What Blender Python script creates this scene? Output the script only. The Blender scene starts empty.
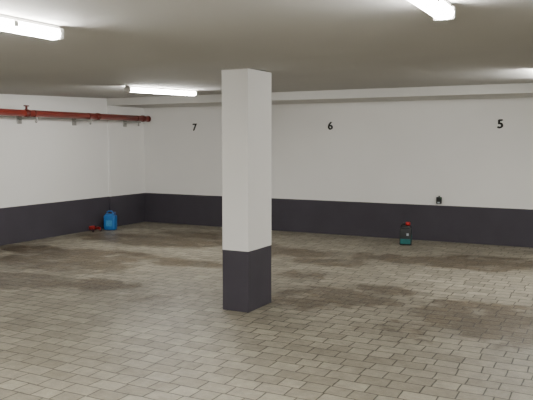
import bpy, bmesh, math
from mathutils import Vector, Matrix, Euler
scene=bpy.context.scene
F=686.0; H=1.65; YAW=math.radians(27.4); HY=141.0; PITCH=math.atan((200-HY)/F)
XL=-8.68; YB=11.27; XR=6.0; YF=-6.0
YK=5.0
def ceilz(y): return 2.311+0.0267*max(0.0,y-YK)
def pix(px,py,z=0.0):
    u=(px-266.5)/F; v=(py-200)/F
    t=(H-z)/(v*math.cos(PITCH)+math.sin(PITCH)); d=t*(math.cos(PITCH)-v*math.sin(PITCH)); x=t*u
    c,s=math.cos(YAW),math.sin(YAW)
    return (x*c-d*s, x*s+d*c)
# ---------- materials
def mat(name,col,rough=0.6,metal=0.0,noise=0.0,nscale=8,bump=0.0,bscale=60,emit=None,spec=0.5,coat=0):
    m=bpy.data.materials.new(name); m.use_nodes=True
    nt=m.node_tree; b=nt.nodes['Principled BSDF']
    b.inputs['Roughness'].default_value=rough; b.inputs['Metallic'].default_value=metal
    b.inputs['Specular IOR Level'].default_value=spec
    b.inputs['Coat Weight'].default_value=coat
    tc=nt.nodes.new('ShaderNodeTexCoord')
    n=nt.nodes.new('ShaderNodeTexNoise'); n.inputs['Scale'].default_value=nscale; n.inputs['Detail'].default_value=5
    nt.links.new(tc.outputs['Object'],n.inputs['Vector'])
    r=nt.nodes.new('ShaderNodeValToRGB')
    c=Vector(col); lo=c*(1-noise); hi=c*(1+noise*0.6)
    r.color_ramp.elements[0].position=0.3; r.color_ramp.elements[1].position=0.7
    r.color_ramp.elements[0].color=(*lo,1); r.color_ramp.elements[1].color=(*[min(1,v) for v in hi],1)
    nt.links.new(n.outputs['Fac'],r.inputs['Fac']); nt.links.new(r.outputs['Color'],b.inputs['Base Color'])
    if bump>0:
        n2=nt.nodes.new('ShaderNodeTexNoise'); n2.inputs['Scale'].default_value=bscale; n2.inputs['Detail'].default_value=6
        nt.links.new(tc.outputs['Object'],n2.inputs['Vector'])
        bp=nt.nodes.new('ShaderNodeBump'); bp.inputs['Strength'].default_value=bump; bp.inputs['Distance'].default_value=0.01
        nt.links.new(n2.outputs['Fac'],bp.inputs['Height']); nt.links.new(bp.outputs['Normal'],b.inputs['Normal'])
    if emit:
        b.inputs['Emission Color'].default_value=(*emit[0],1); b.inputs['Emission Strength'].default_value=emit[1]
    return m
def wallmat(name,white,black,split):
    """painted wall: dark dado below split height"""
    m=mat(name,white,0.75,noise=0.02,nscale=1.3,bump=0.10,bscale=90)
    nt=m.node_tree; b=nt.nodes['Principled BSDF']
    ramp=[n for n in nt.nodes if n.type=='VALTORGB'][0]
    g=nt.nodes.new('ShaderNodeNewGeometry'); s=nt.nodes.new('ShaderNodeSeparateXYZ')
    nt.links.new(g.outputs['Position'],s.inputs[0])
    nz=nt.nodes.new('ShaderNodeTexNoise'); nz.inputs['Scale'].default_value=3
    nt.links.new(g.outputs['Position'],nz.inputs['Vector'])
    mm=nt.nodes.new('ShaderNodeMath'); mm.operation='MULTIPLY_ADD'; mm.inputs[1].default_value=0.006; 
    nt.links.new(nz.outputs['Fac'],mm.inputs[0]); nt.links.new(s.outputs['Z'],mm.inputs[2])
    lt=nt.nodes.new('ShaderNodeMath'); lt.operation='LESS_THAN'; lt.inputs[1].default_value=split+0.003
    nt.links.new(mm.outputs[0],lt.inputs[0])
    n3=nt.nodes.new('ShaderNodeTexNoise'); n3.inputs['Scale'].default_value=2.5; n3.inputs['Detail'].default_value=5
    nt.links.new(g.outputs['Position'],n3.inputs['Vector'])
    r3=nt.nodes.new('ShaderNodeValToRGB'); bl=Vector(black)
    r3.color_ramp.elements[0].position=.35; r3.color_ramp.elements[1].position=.75
    r3.color_ramp.elements[0].color=(*(bl*0.92),1); r3.color_ramp.elements[1].color=(*(bl*1.1),1)
    nt.links.new(n3.outputs['Fac'],r3.inputs['Fac'])
    mx=nt.nodes.new('ShaderNodeMix'); mx.data_type='RGBA'
    nt.links.new(lt.outputs[0],mx.inputs['Factor']); nt.links.new(ramp.outputs['Color'],mx.inputs['A']); nt.links.new(r3.outputs['Color'],mx.inputs['B'])
    nt.links.new(mx.outputs['Result'],b.inputs['Base Color'])
    return m
WHITE=(0.83,0.825,0.81); BLACK=(0.047,0.042,0.055)
M_wall=wallmat('painted_wall',WHITE,BLACK,0.595)
M_ceil=mat('ceiling_plaster',(0.50,0.495,0.475),0.85,noise=0.04,nscale=0.8,bump=0.2,bscale=120)
M_beam=mat('beam_plaster',(0.63,0.625,0.60),0.8,noise=0.03,nscale=2,bump=0.15)
# floor
def floormat():
    m=bpy.data.materials.new('paving_blocks'); m.use_nodes=True; nt=m.node_tree; L=nt.links.new
    b=nt.nodes['Principled BSDF']
    g=nt.nodes.new('ShaderNodeTexCoord'); P=g.outputs['Object']
    def noise(scale,det=5,rough=.55,vec=P):
        n=nt.nodes.new('ShaderNodeTexNoise'); n.inputs['Scale'].default_value=scale; n.inputs['Detail'].default_value=det
        n.inputs['Roughness'].default_value=rough; L(vec,n.inputs['Vector']); return n
    def math_(op,a,b2=None,c=None,clamp=False):
        n=nt.nodes.new('ShaderNodeMath'); n.operation=op; n.use_clamp=clamp
        for i,v in enumerate((a,b2,c)):
            if v is None: continue
            if isinstance(v,(int,float)): n.inputs[i].default_value=v
            else: L(v,n.inputs[i])
        return n.outputs[0]
    def ramp(fac,p0,c0,p1,c1):
        r=nt.nodes.new('ShaderNodeValToRGB'); e=r.color_ramp.elements
        e[0].position=p0; e[1].position=p1; e[0].color=(*c0,1); e[1].color=(*c1,1); L(fac,r.inputs['Fac']); return r.outputs['Color']
    def mix(fac,a,b2,mode='MIX'):
        n=nt.nodes.new('ShaderNodeMix'); n.data_type='RGBA'; n.blend_type=mode
        if isinstance(fac,(int,float)): n.inputs['Factor'].default_value=fac
        else: L(fac,n.inputs['Factor'])
        L(a,n.inputs['A'])
        if isinstance(b2,tuple): n.inputs['B'].default_value=(*b2,1)
        else: L(b2,n.inputs['B'])
        return n.outputs['Result']
    wn=noise(1.5,3); sub=nt.nodes.new('ShaderNodeVectorMath'); sub.operation='SUBTRACT'; L(wn.outputs['Color'],sub.inputs[0]); sub.inputs[1].default_value=(.5,.5,.5)
    sc=nt.nodes.new('ShaderNodeVectorMath'); sc.operation='SCALE'; L(sub.outputs[0],sc.inputs[0]); sc.inputs['Scale'].default_value=0.06
    ad=nt.nodes.new('ShaderNodeVectorMath'); ad.operation='ADD'; L(P,ad.inputs[0]); L(sc.outputs[0],ad.inputs[1])
    def brick(c1,c2,mo):
        br=nt.nodes.new('ShaderNodeTexBrick'); L(ad.outputs[0],br.inputs['Vector'])
        br.offset=0.45; br.offset_frequency=2; br.squash=0.75; br.squash_frequency=3
        br.inputs['Scale'].default_value=1.0
        br.inputs['Brick Width'].default_value=0.225; br.inputs['Row Height'].default_value=0.15
        br.inputs['Mortar Size'].default_value=0.006; br.inputs['Mortar Smooth'].default_value=0.45; br.inputs['Bias'].default_value=0.0
        br.inputs['Color1'].default_value=(*c1,1); br.inputs['Color2'].default_value=(*c2,1); br.inputs['Mortar'].default_value=(*mo,1)
        return br
    br=brick((0.335,0.308,0.25),(0.225,0.207,0.165),(0.055,0.049,0.038))
    rnd=brick((1,1,1),(0,0,0),(.6,.6,.6))
    col=br.outputs['Color']
    col=mix(1.0,col,ramp(noise(9,6,.65).outputs['Fac'],.3,(.74,.74,.74),.7,(1.16,1.15,1.12)),'MULTIPLY')
    col=mix(1.0,col,ramp(noise(.7,4,.6).outputs['Fac'],.3,(.84,.83,.81),.7,(1.14,1.14,1.12)),'MULTIPLY')
    col=mix(1.0,col,ramp(noise(120,3,.7).outputs['Fac'],.25,(.74,.74,.74),.75,(1.2,1.2,1.2)),'MULTIPLY')
    # damp / oil stains
    stains=[(340,297,.70,.36,1),(385,290,.35,.22,1),(300,303,.35,.25,1),(480,316,.6,.55,1.1),(515,335,.45,.4,1),(435,262,1.3,.4,1),(500,262,.9,.4,1.05),(290,252,.9,.45,.9),
            (150,240,1.3,.55,1.05),(205,236,.9,.4,1),(60,262,1.1,.6,1.05),(20,280,.8,.4,.9),(100,285,.6,.35,.85),(240,245,1.0,.3,.9),(330,262,.6,.35,.9),(110,255,.9,.4,1),(40,250,.9,.4,.9),
            (300,275,.5,.25,.75),(400,330,.4,.3,.6),(150,300,.5,.4,.6),(180,262,.9,.3,.8)]
    acc=None
    dn=noise(3.2,10,.66); 
    for (px,py,rx,ry,w) in stains:
        x,y=pix(px,py)
        mp=nt.nodes.new('ShaderNodeMapping'); mp.vector_type='TEXTURE'; mp.inputs['Location'].default_value=(x,y,0); mp.inputs['Scale'].default_value=(rx,ry,1); L(P,mp.inputs['Vector'])
        ln=nt.nodes.new('ShaderNodeVectorMath'); ln.operation='LENGTH'; L(mp.outputs[0],ln.inputs[0])
        v=math_('SUBTRACT',1.7,ln.outputs['Value'],clamp=False)
        v=math_('MULTIPLY',v,w,clamp=True)
        acc=v if acc is None else math_('MAXIMUM',acc,v)
    s0=math_('ADD',math_('MULTIPLY',acc,1.7),math_('MULTIPLY_ADD',dn.outputs['Fac'],5.0,-3.2))
    s0=math_('MULTIPLY_ADD',math_('SUBTRACT',rnd.outputs['Color'],.5),.45,s0)
    core=math_('MULTIPLY',math_('SUBTRACT',s0,.3),1.9,clamp=True)
    halo=math_('MULTIPLY',math_('ADD',s0,.9),.45,clamp=True)
    halo=math_('MULTIPLY',halo,acc,clamp=True)
    s=math_('MAXIMUM',core,math_('MULTIPLY',halo,.5))
    col=mix(math_('MULTIPLY',s,.95),col,mix(1.0,col,(.37,.305,.225),'MULTIPLY'))
    bl=ramp(noise(1.1,6,.7).outputs['Fac'],.56,(0,0,0),.72,(1,1,1))
    col=mix(math_('MULTIPLY',math_('MULTIPLY',bl,rnd.outputs['Color']),.15),col,(.50,.48,.42))
    L(col,b.inputs['Base Color'])
    rg=math_('MULTIPLY_ADD',noise(30,5).outputs['Fac'],.35,.31)
    rg=math_('SUBTRACT',rg,math_('MULTIPLY',s,.12))
    L(rg,b.inputs['Roughness'])
    b.inputs['Specular IOR Level'].default_value=.45
    hgt=math_('MULTIPLY_ADD',br.outputs['Fac'],-1.2,math_('MULTIPLY',noise(60,4).outputs['Fac'],.5))
    hgt=math_('MULTIPLY_ADD',rnd.outputs['Color'],.3,hgt)
    bw=noise(5,2).outputs['Fac']; hgt=math_('MULTIPLY_ADD',bw,1.6,hgt)
    bp=nt.nodes.new('ShaderNodeBump'); bp.inputs['Strength'].default_value=.75; bp.inputs['Distance'].default_value=.007
    L(hgt,bp.inputs['Height']); L(bp.outputs['Normal'],b.inputs['Normal'])
    return m
M_floor=floormat()
M_pipe=mat('pipe_red_paint',(0.28,0.037,0.024),0.4,noise=.15,nscale=4,coat=.2)
M_pipe2=mat('coupling_dark_red',(0.13,0.018,0.012),0.5)
M_galv=mat('galvanised_steel',(0.45,0.45,0.43),0.4,metal=.7,noise=.1,nscale=30)
M_house=mat('lamp_housing',(0.55,0.54,0.52),0.5)
M_diff=mat('lamp_diffuser',(0.9,0.9,0.88),0.4,emit=((1.0,0.98,0.925),120.0))
M_blue=mat('blue_plastic',(0.015,0.14,0.42),0.35,noise=.05)
M_bluec=mat('blue_cap',(0.02,0.06,0.2),0.4)
M_lbl=mat('label_pale',(0.5,0.55,0.6),0.5,noise=.3,nscale=40)
M_blbl=mat('label_blue',(0.06,0.28,0.55),0.5,noise=.3,nscale=40)
M_teal=mat('teal_label',(0.01,0.13,0.13),0.4,noise=.2,nscale=30)
M_dark=mat('dark_plastic',(0.02,0.023,0.025),0.4)
M_redp=mat('red_enamel',(0.5,0.02,0.02),0.35)
M_blk=mat('black_paint',(0.01,0.01,0.01),0.6)
M_grn=mat('green_indicator',(0.1,0.5,0.15),0.4)
# ---------- mesh helper
class B:
    def __init__(s): s.bm=bmesh.new(); s.mats=[]
    def mi(s,m):
        if m not in s.mats: s.mats.append(m)
        return s.mats.index(m)
    def _fin(s,faces,m,smooth):
        i=s.mi(m)
        for f in faces: f.material_index=i; f.smooth=smooth
    def box(s,c,d,m,bev=0.0,seg=2,rot=None,smooth=False,taper=1.0):
        M=Matrix.Translation(c)@(rot.to_matrix().to_4x4() if rot else Matrix())@Matrix.Diagonal((*d,1))
        t=bmesh.new(); bmesh.ops.create_cube(t,size=1,matrix=Matrix())
        for v in t.verts:
            if v.co.z>0: v.co.x*=taper; v.co.y*=taper
        t.transform(M)
        if bev: bmesh.ops.bevel(t,geom=t.edges[:],offset=bev,segments=seg,profile=.5,affect='EDGES')
        me=bpy.data.meshes.new('t'); t.to_mesh(me); t.free()
        n=len(s.bm.faces); s.bm.from_mesh(me); bpy.data.meshes.remove(me); s.bm.faces.ensure_lookup_table()
        s._fin(s.bm.faces[n:],m,smooth)
    def tube(s,pts,r,m,seg=16,smooth=True):
        pts=[Vector(p) for p in pts]; rs=r if isinstance(r,(list,tuple)) else [r]*len(pts)
        rings=[]; up=None
        for i,p in enumerate(pts):
            a=pts[max(0,i-1)]; b_=pts[min(len(pts)-1,i+1)]; d=(b_-a).normalized()
            if up is None: up=Vector((0,0,1)) if abs(d.z)<.9 else Vector((1,0,0))
            x=d.cross(up).normalized(); y=x.cross(d).normalized(); up=y
            rings.append([s.bm.verts.new(p+(x*math.cos(t)+y*math.sin(t))*rs[i]) for t in [2*math.pi*k/seg for k in range(seg)]])
        fs=[]
        for a,b_ in zip(rings,rings[1:]):
            for k in range(seg): fs.append(s.bm.faces.new((a[k],a[(k+1)%seg],b_[(k+1)%seg],b_[k])))
        s._fin(fs,m,smooth)
        s._fin([s.bm.faces.new(rings[0][::-1]),s.bm.faces.new(rings[-1])],m,False)
    def obj(s,name,loc=(0,0,0),rot=(0,0,0),scale=1.0):
        bmesh.ops.recalc_face_normals(s.bm,faces=s.bm.faces[:])
        for v in s.bm.verts: v.co*=scale
        me=bpy.data.meshes.new(name); s.bm.to_mesh(me); s.bm.free()
        for m in s.mats: me.materials.append(m)
        o=bpy.data.objects.new(name,me); scene.collection.objects.link(o); o.location=loc; o.rotation_euler=rot
        return o
def slab(name,x0,x1,y0,y1,z0,z1,m,bev=0):
    b=B(); b.box(((x0+x1)/2,(y0+y1)/2,(z0+z1)/2),(x1-x0,y1-y0,z1-z0),m,bev); return b.obj(name)
T=.2
slab('floor',XL-T,XR+T,YF-T,YB+T,-.1,0,M_floor)
slab('wall_back',XL-T,XR+T,YB,YB+T,0,2.8,M_wall)
slab('wall_front',XL-T,XR+T,YF-T,YF,0,2.8,M_wall)
slab('wall_left',XL-T,XL,YF,YB,0,2.8,M_wall)
slab('wall_right',XR,XR+T,YF,YB,0,2.8,M_wall)
# ceiling slab, gently pitched towards the back wall
bm=bmesh.new(); rows=[]
for y in (YF,YK,YB):
    rows.append([bm.verts.new((XL,y,ceilz(y))),bm.verts.new((XR,y,ceilz(y))),bm.verts.new((XR,y,ceilz(y)+.2)),bm.verts.new((XL,y,ceilz(y)+.2))])
for a,c in zip(rows,rows[1:]):
    for k in range(4): bm.faces.new((a[k],a[(k+1)%4],c[(k+1)%4],c[k]))
bm.faces.new(rows[0]); bm.faces.new(rows[-1][::-1])
bmesh.ops.recalc_face_normals(bm,faces=bm.faces[:])
me=bpy.data.meshes.new('ceiling'); bm.to_mesh(me); me.materials.append(M_ceil)
scene.collection.objects.link(bpy.data.objects.new('ceiling',me))
# beam + pilaster
YBM=10.2
slab('ceiling_beam',XL,XR,YBM,YB,2.315,2.46,M_beam,.004)
slab('wall_pilaster',XL,XL+.04,YBM,YB,0,2.315,M_wall,.003)
# column
slab('concrete_column',-3.43,-3.14,5.68,6.17,0,ceilz(5.68),M_wall,.006)
# lamps
def lamp(x,y0,y1):
    n='ceiling_lamp'; L=y1-y0; b=B(); h=L/2
    b.box((0,0,-.014),(.066,L-.02,.028),M_house,.006)
    prof=[(-.036,-.022),(-.050,-.046),(-.042,-.066),(-.02,-.077),(.02,-.077),(.042,-.066),(.050,-.046),(.036,-.022)]
    ra=[b.bm.verts.new((p[0],-h+.03,p[1])) for p in prof]; rb=[b.bm.verts.new((p[0],h-.03,p[1])) for p in prof]
    fs=[b.bm.faces.new((ra[k],ra[k+1],rb[k+1],rb[k])) for k in range(len(prof)-1)]
    fs+=[b.bm.faces.new((ra[-1],ra[0],rb[0],rb[-1]))]
    b._fin(fs,M_diff,True)
    for sy in (-1,1):
        b.box((0,sy*(h-.016),-.047),(.104,.032,.068),M_house,.012,3)
        for sx in (-1,1):
            b.box((sx*.05,sy*h*.55,-.04),(.008,.03,.03),M_galv,.002)
    ym=(y0+y1)/2
    return b.obj(n,(x,ym,ceilz(ym)-.002),(math.atan(.0267) if ym>YK else 0,0,0))
for x,y0,y1 in [(-2.93,1.45,3.03),(-.79,1.82,3.40),(-5.79,7.2,8.8),(-.77,7.45,9.05),(-6.2,1.45,3.03),
                (-5.8,-3.5,-1.9),(-2.8,-3.5,-1.9),(.8,-3.5,-1.9),(3.2,1.6,3.2),(3.2,7.4,9.0),(3.6,-3.5,-1.9)]:
    lamp(x,y0,y1)
# sprinkler / drain pipe
b=B(); xp=XL+.34; zp=2.085
b.tube([(xp,YF+.05,zp),(xp,11.0,zp)],.054,M_pipe,24)
b.tube([(xp-.13,YF+.05,zp+.03),(xp-.13,10.9,zp+.03)],.03,M_pipe2,16)
for y in (7.9,9.55,10.85): b.tube([(xp,y-.045,zp),(xp,y-.03,zp),(xp,y+.03,zp),(xp,y+.045,zp)],[.056,.062,.062,.056],M_pipe2,24)
b.tube([(xp,10.99,zp),(xp,11.03,zp)],[.06,.06],M_pipe2,24)
b.tube([(xp,7.9,zp+.05),(xp,7.9,zp+.12)],.018,M_pipe2,12)
b.tube([(xp,7.85,zp+.115),(xp,7.95,zp+.115)],.01,M_pipe2,12)
for y in (8.05,9.3,10.65):
    x0=XL+(.045 if y>10.2 else .004)
    b.box(((x0+xp+.09)/2,y,zp-.075),(xp+.09-x0,.04,.035),M_galv,.003)
    b.box((x0+.012,y,zp-.09),(.022,.09,.14),M_galv,.003)
    b.tube([(xp+.05,y,zp-.085),(xp+.05,y,zp-.15)],.01,M_galv,8)
    b.tube([(xp+.05,y,zp-.125),(xp+.05,y,zp-.14)],.02,M_galv,6)
    b.tube([(xp,y-.012,zp),(xp,y+.012,zp)],.056,M_pipe2,24)
b.obj('sprinkler_pipe')
# bay numbers
for t,px in (('7',195),('6',330),('5',499)):
    k=(px-266.5)/F; c,s=math.cos(YAW),math.sin(YAW)
    X=YB*(k*c-s)/(k*s+c)
    cu=bpy.data.curves.new('bay_number','FONT'); cu.body=t; cu.size=.19; cu.extrude=.0015; cu.offset=0.0; cu.align_x='CENTER'; cu.align_y='CENTER'
    o=bpy.data.objects.new('tmp',cu); scene.collection.objects.link(o)
    dg=bpy.context.evaluated_depsgraph_get(); me=bpy.data.meshes.new_from_object(o.evaluated_get(dg)); bpy.data.objects.remove(o)
    bb=bmesh.new()
    for n_,(dx,dy) in enumerate(((0,0),(.009,0),(-.009,0),(.005,.006),(-.005,-.006))):
        t0=len(bb.verts); bb.from_mesh(me); bb.verts.ensure_lookup_table()
        for v in bb.verts[t0:]: v.co.x+=dx; v.co.y+=dy; v.co.z+=n_*.0001
    bb.to_mesh(me); bb.free()
    me.materials.clear(); me.materials.append(M_blk)
    o=bpy.data.objects.new('bay_number',me); scene.collection.objects.link(o); o.location=(X,YB-.0022,1.91); o.rotation_euler=(math.pi/2,0,0)
# wall socket
k=(440-266.5)/F; X=YB*(k*math.cos(YAW)-math.sin(YAW))/(k*math.sin(YAW)+math.cos(YAW))
b=B(); b.box((0,-.025,0),(.085,.05,.11),M_dark,.008,3); b.box((0,-.056,.018),(.055,.014,.05),M_blk,.004)
b.box((0,-.055,-.035),(.04,.008,.02),M_lbl,.002); b.box((.03,-.055,.042),(.012,.006,.01),M_grn)
b.tube([(0,-.02,.05),(0,-.02,.075)],.012,M_dark,12)
b.obj('power_socket',(X,YB,.68))
# blue canister
x,y=pix(109.5,230)
b=B(); b.box((0,0,.14),(.22,.16,.28),M_blue,.03,4,smooth=True)
b.box((0,0,.285),(.17,.11,.04),M_blue,.015,3,smooth=True)
b.box((0,-.081,.13),(.12,.004,.11),M_blbl,.001)
b.tube([(-.06,0,.29),(-.058,0,.335),(-.03,0,.35),(.03,0,.35),(.045,0,.33),(.048,0,.29)],.013,M_blue,12)
b.tube([(.082,0,.27),(.082,0,.315)],.022,M_bluec,16); b.tube([(.082,0,.31),(.082,0,.335)],.027,M_bluec,16)
b.obj('water_canister',(x,y+.03,0),(0,0,math.radians(20)))
# red trolley jack
x,y=pix(94,231)
b=B()
for sx in(-.06,.06): b.box((sx,0,.055),(.012,.30,.05),M_redp,.004)
b.box((0,.10,.06),(.12,.09,.05),M_redp,.006); b.box((0,-.05,.075),(.05,.22,.03),M_redp,.005,rot=Euler((math.radians(-12),0,0)))
b.tube([(0,-.13,.09),(0,-.13,.118)],[.035,.04],M_dark,16)
for sy in(-.13,.13):
    for sx in(-.075,.075): b.tube([(sx-.011,sy,.03),(sx+.011,sy,.03)],.03,M_dark,16)
b.tube([(0,.13,.07),(0,.2,.17)],.012,M_redp,10)
b.obj('trolley_jack',(x,y,0),(0,0,math.radians(65)))
# oil canister
x,y=pix(405.5,245)
b=B(); b.box((0,0,.125),(.17,.10,.25),M_dark,.018,3,smooth=True)
b.box((0,0,.265),(.15,.085,.05),M_dark,.015,3,smooth=True,taper=.7)
b.box((0,-.051,.06),(.145,.004,.07),M_teal,.001); b.box((.03,-.051,.16),(.03,.004,.035),M_lbl,.001)
b.box((.086,0,.1),(.004,.07,.10),M_teal,.001)
b.tube([(.03,0,.28),(.03,0,.30)],.024,M_dark,16); b.tube([(.03,0,.292),(.03,0,.335)],[.036,.032],M_redp,16)
b.tube([(-.07,0,.22),(-.065,0,.29),(-.03,0,.31),(.01,0,.295)],.011,M_dark,10)
b.obj('oil_canister',(x,y,0),(0,0,math.radians(12)),1.1)
# camera
cam=bpy.data.cameras.new('camera'); co=bpy.data.objects.new('camera',cam); scene.collection.objects.link(co)
cam.sensor_width=36; cam.lens=F/533*36
co.location=(0,0,H); co.rotation_euler=(math.radians(90)-PITCH,0,YAW)
scene.camera=co
w=bpy.data.worlds.new('w'); scene.world=w; w.use_nodes=True
w.node_tree.nodes['Background'].inputs[0].default_value=(.02,.02,.02,1)
